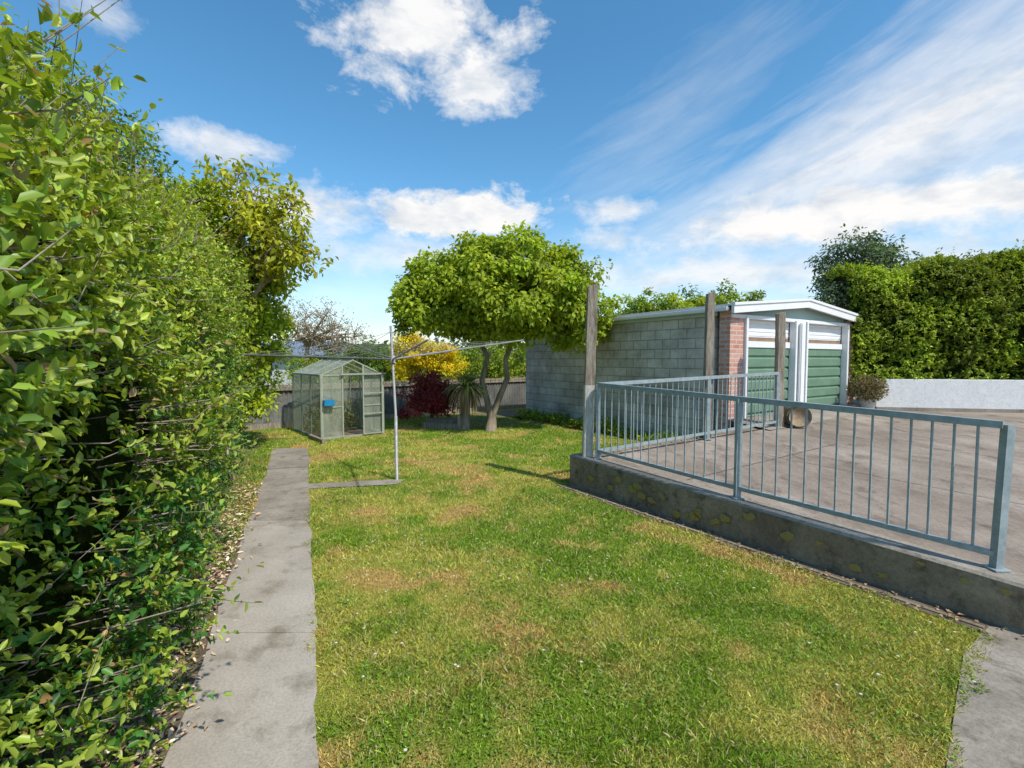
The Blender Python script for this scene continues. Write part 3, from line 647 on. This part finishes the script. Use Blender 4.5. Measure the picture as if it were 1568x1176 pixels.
# leaf litter under the hedge
n=2300; Y=rng.random(n)**1.5*5.5+.9; o_=np.abs(rng.normal(0,.17,n))
X=pl(Y)-.02-o_*1.2+rng.normal(0,.04,n)+np.where(rng.random(n)<.03,.2,0)
P=np.stack([X,Y,.012+rng.random(n)*.03],1)
D=np.stack([rng.normal(0,1,n),rng.normal(0,1,n),rng.normal(0,.2,n)],1)
leaves('leaf_litter',P,D,np.array([0,0,1.])+rn(n,.35),rng.uniform(.025,.065,n),rng.uniform(.012,.026,n),palette([(.50,.33,.19),(.60,.45,.30),(.36,.23,.12),(.66,.56,.42)],n,.25),M_litter,detail=True)
n=11000; Y=1+rng.random(n)*7.5; X=pl(Y)-.02-np.abs(rng.normal(0,.35,n)); k=(fbm(X*3+5,Y*3,3)>.46)|(Y>4.6); X,Y=X[k],Y[k]; n=len(X)
leaves('verge_weeds',np.stack([X,Y,np.full(n,.0)],1),rn(n,.5)+[0,0,.8],rn(n),rng.uniform(.02,.07,n),.008,palette([(.18,.29,.03),(.34,.38,.07),(.14,.23,.03)],n),M_grass)
n=260; P=np.zeros((n,3)); tt=rng.random(n)*4.6; P[:,:2]=C+wd*tt[:,None]+wn*rng.uniform(.03,.22,(n,1)); P[:,2]=.02
leaves('leaf_litter',P,rn(n)*[1,1,.1],np.array([0,0,1.])+rn(n,.2),.035,.02,palette([(.3,.2,.11),(.42,.3,.17)],n),M_litter)
# neighbour house beyond the fence
e=empty('neighbour_house',(-13.3,30,0),.2)
box('walls',(0,0,1.0),(7,5,2.0),M_house,e)
poly('roof',[(-4,-3,1.9),(4,-3,1.9),(4,3,1.9),(-4,3,1.9),(-2.5,0,2.8),(2.5,0,2.8)],[(0,1,5,4),(1,2,5),(2,3,4,5),(3,0,4)],M_hroof,e)
box('window',(-1.5,-2.52,1.3),(1.4,.05,1.0),M_dark,e); box('window_b',(1.5,-2.52,1.3),(1.4,.05,1.0),M_dark,e)
n=26000; cx=rng.uniform(-70,70,220); cy=rng.uniform(38,70,220); cr_=rng.uniform(1.2,3,220); id_=rng.integers(0,220,n); u=norm(rn(n))
P=np.stack([cx[id_],cy[id_],1.2+0*cx[id_]],1)+u*cr_[id_][:,None]*np.array([1.3,1,.9])
leaves('distant_trees',P,rn(n),u+rn(n,.3),.7,.5,palette([(.09,.13,.05),(.13,.18,.07),(.07,.10,.05)],220,.2)[id_],M_leafm)
M_hill=surf('hill_ground',(.06,.09,.06),(.10,.12,.08),.01,1)
V=[];F=[];k=80
for j in range(k+1):
    aa=-1.4+2.8*j/k; x,y=420*math.sin(aa),420*math.cos(aa); h=6+10*vnoise(np.array([j*.21]),np.array([4.]))[0]
    V+=[(x*.85,y*.85,-1),(x,y,h),(x*1.3,y*1.3,-1)]
for j in range(k): F+=[(3*j,3*j+3,3*j+4,3*j+1),(3*j+1,3*j+4,3*j+5,3*j+2)]
poly('distant_hills',V,F,M_hill)
# ------------------------------------------------------------------ light, sky
sv=Vector((.52,-.50,.95)).normalized(); el=math.asin(sv.z); az=math.atan2(sv.x,sv.y)
sun=bpy.data.lights.new('sun','SUN'); sun.energy=4.5; sun.angle=math.radians(1.2); sun.color=(1,.94,.85)
so=link(bpy.data.objects.new('sun',sun)); so.rotation_euler=sv.to_track_quat('Z','Y').to_euler(); so.location=(5,-5,20)
w=bpy.data.worlds.new('World'); S.world=w; w.use_nodes=True; nt=w.node_tree; nt.nodes.clear()
out=nt.nodes.new('ShaderNodeOutputWorld'); sky=nt.nodes.new('ShaderNodeTexSky'); sky.sky_type='NISHITA'; sky.sun_disc=False
sky.sun_elevation=el; sky.sun_rotation=az; sky.ozone_density=3.; sky.air_density=1.0; sky.dust_density=.4
hs=nt.nodes.new('ShaderNodeHueSaturation'); hs.inputs['Saturation'].default_value=1.22; hs.inputs['Hue'].default_value=.488; hs.inputs['Value'].default_value=1.28; nt.links.new(sky.outputs[0],hs.inputs['Color'])
bg=nt.nodes.new('ShaderNodeBackground'); bg.inputs[1].default_value=.15; nt.links.new(hs.outputs[0],bg.inputs[0])
tc=nt.nodes.new('ShaderNodeTexCoord'); sp=nt.nodes.new('ShaderNodeSeparateXYZ'); nt.links.new(tc.outputs['Generated'],sp.inputs[0])
def M(op,a,b=None,c=None,clamp=False):
    n=nt.nodes.new('ShaderNodeMath'); n.operation=op; n.use_clamp=clamp
    for i,v in enumerate((a,b,c)):
        if v is None: continue
        if hasattr(v,'is_linked'): nt.links.new(v,n.inputs[i])
        else: n.inputs[i].default_value=v
    return n.outputs[0]
AZ=M('ARCTAN2',sp.outputs[0],sp.outputs[1]); EL=M('ARCSINE',sp.outputs[2])
def noise(sx,sy,rot,sc,det,rough,dist=0,ox=0):
    ca,sa=math.cos(rot),math.sin(rot)
    u=M('ADD',M('MULTIPLY',AZ,ca),M('MULTIPLY',EL,sa)); v=M('SUBTRACT',M('MULTIPLY',EL,ca),M('MULTIPLY',AZ,sa))
    cb=nt.nodes.new('ShaderNodeCombineXYZ'); nt.links.new(M('MULTIPLY',u,sx),cb.inputs[0]); nt.links.new(M('MULTIPLY',v,sy),cb.inputs[1]); cb.inputs[2].default_value=ox
    n=nt.nodes.new('ShaderNodeTexNoise'); n.inputs['Scale'].default_value=sc; n.inputs['Detail'].default_value=det; n.inputs['Roughness'].default_value=rough; n.inputs['Distortion'].default_value=dist
    nt.links.new(cb.outputs[0],n.inputs[0]); return n.outputs[0]
nzc=noise(1,1.7,0,8,8,.66,.2)
strk=noise(1,6,.36,3.2,7,.62,.3,2.)
def blob(a,e_,ra,re,soft,gain,nz,amp,rot=0):
    ca,sa=math.cos(rot),math.sin(rot); da=M('SUBTRACT',AZ,a); de=M('SUBTRACT',EL,e_)
    u=M('DIVIDE',M('ADD',M('MULTIPLY',da,ca),M('MULTIPLY',de,sa)),ra); v=M('DIVIDE',M('SUBTRACT',M('MULTIPLY',de,ca),M('MULTIPLY',da,sa)),re)
    d=M('SQRT',M('ADD',M('MULTIPLY',u,u),M('MULTIPLY',v,v)))
    x=M('ADD',M('SUBTRACT',1.,d),M('MULTIPLY',M('SUBTRACT',nz,.5),amp))
    return M('MULTIPLY',M('DIVIDE',x,soft,clamp=True),gain)
bl=[blob(-.17,.58,.20,.11,.6,.97,nzc,2.8),blob(-.08,.50,.13,.06,.7,.9,nzc,3.),blob(-.53,.355,.11,.035,.7,.75,nzc,3.),blob(-.10,.285,.21,.055,.4,1.,nzc,2.4),
    blob(-.40,.27,.17,.065,.8,.95,nzc,2.8),blob(-.22,.20,.32,.055,1.0,.8,nzc,2.5),blob(.22,.285,.13,.03,.9,.8,nzc,3.),
    blob(.62,.24,.50,.07,.6,1.,nzc,1.8),blob(.45,.16,.6,.06,.9,.85,nzc,2.),
    blob(.75,.36,.74,.17,1.1,.93,strk,1.4,.36),blob(.3,.42,.28,.08,1.3,.3,strk,2.5,.5),blob(-.7,.5,.06,.03,.8,.5,nzc,3.)]
m=bl[0]
for b_ in bl[1:]: m=M('MAXIMUM',m,b_)
haze=M('MULTIPLY',M('SUBTRACT',1.,M('DIVIDE',EL,.30),clamp=True),.5)
m=M('MAXIMUM',m,haze)
sh=nt.nodes.new('ShaderNodeValToRGB'); sh.color_ramp.elements[0].position=.28; sh.color_ramp.elements[0].color=(.66,.72,.80,1); sh.color_ramp.elements[1].position=.55; sh.color_ramp.elements[1].color=(1,.99,.98,1)
puff3=noise(1,2.2,0,9,5,.6,.2,9.); nt.links.new(puff3,sh.inputs[0])
bg2=nt.nodes.new('ShaderNodeBackground'); bg2.inputs[1].default_value=1.0; nt.links.new(sh.outputs[0],bg2.inputs[0])
mix=nt.nodes.new('ShaderNodeMixShader'); nt.links.new(m,mix.inputs[0]); nt.links.new(bg.outputs[0],mix.inputs[1]); nt.links.new(bg2.outputs[0],mix.inputs[2]); nt.links.new(mix.outputs[0],out.inputs[0])
# ------------------------------------------------------------------ camera
cd=bpy.data.cameras.new('camera'); cd.lens=17; cd.sensor_width=36; cd.clip_end=3000; cd.clip_start=.05
co=link(bpy.data.objects.new('camera',cd)); co.location=(0,0,1.7); co.rotation_euler=(math.radians(90-2.94),0,0); S.camera=co
S.view_settings.view_transform='Standard'; S.view_settings.look='None'; S.view_settings.exposure=0
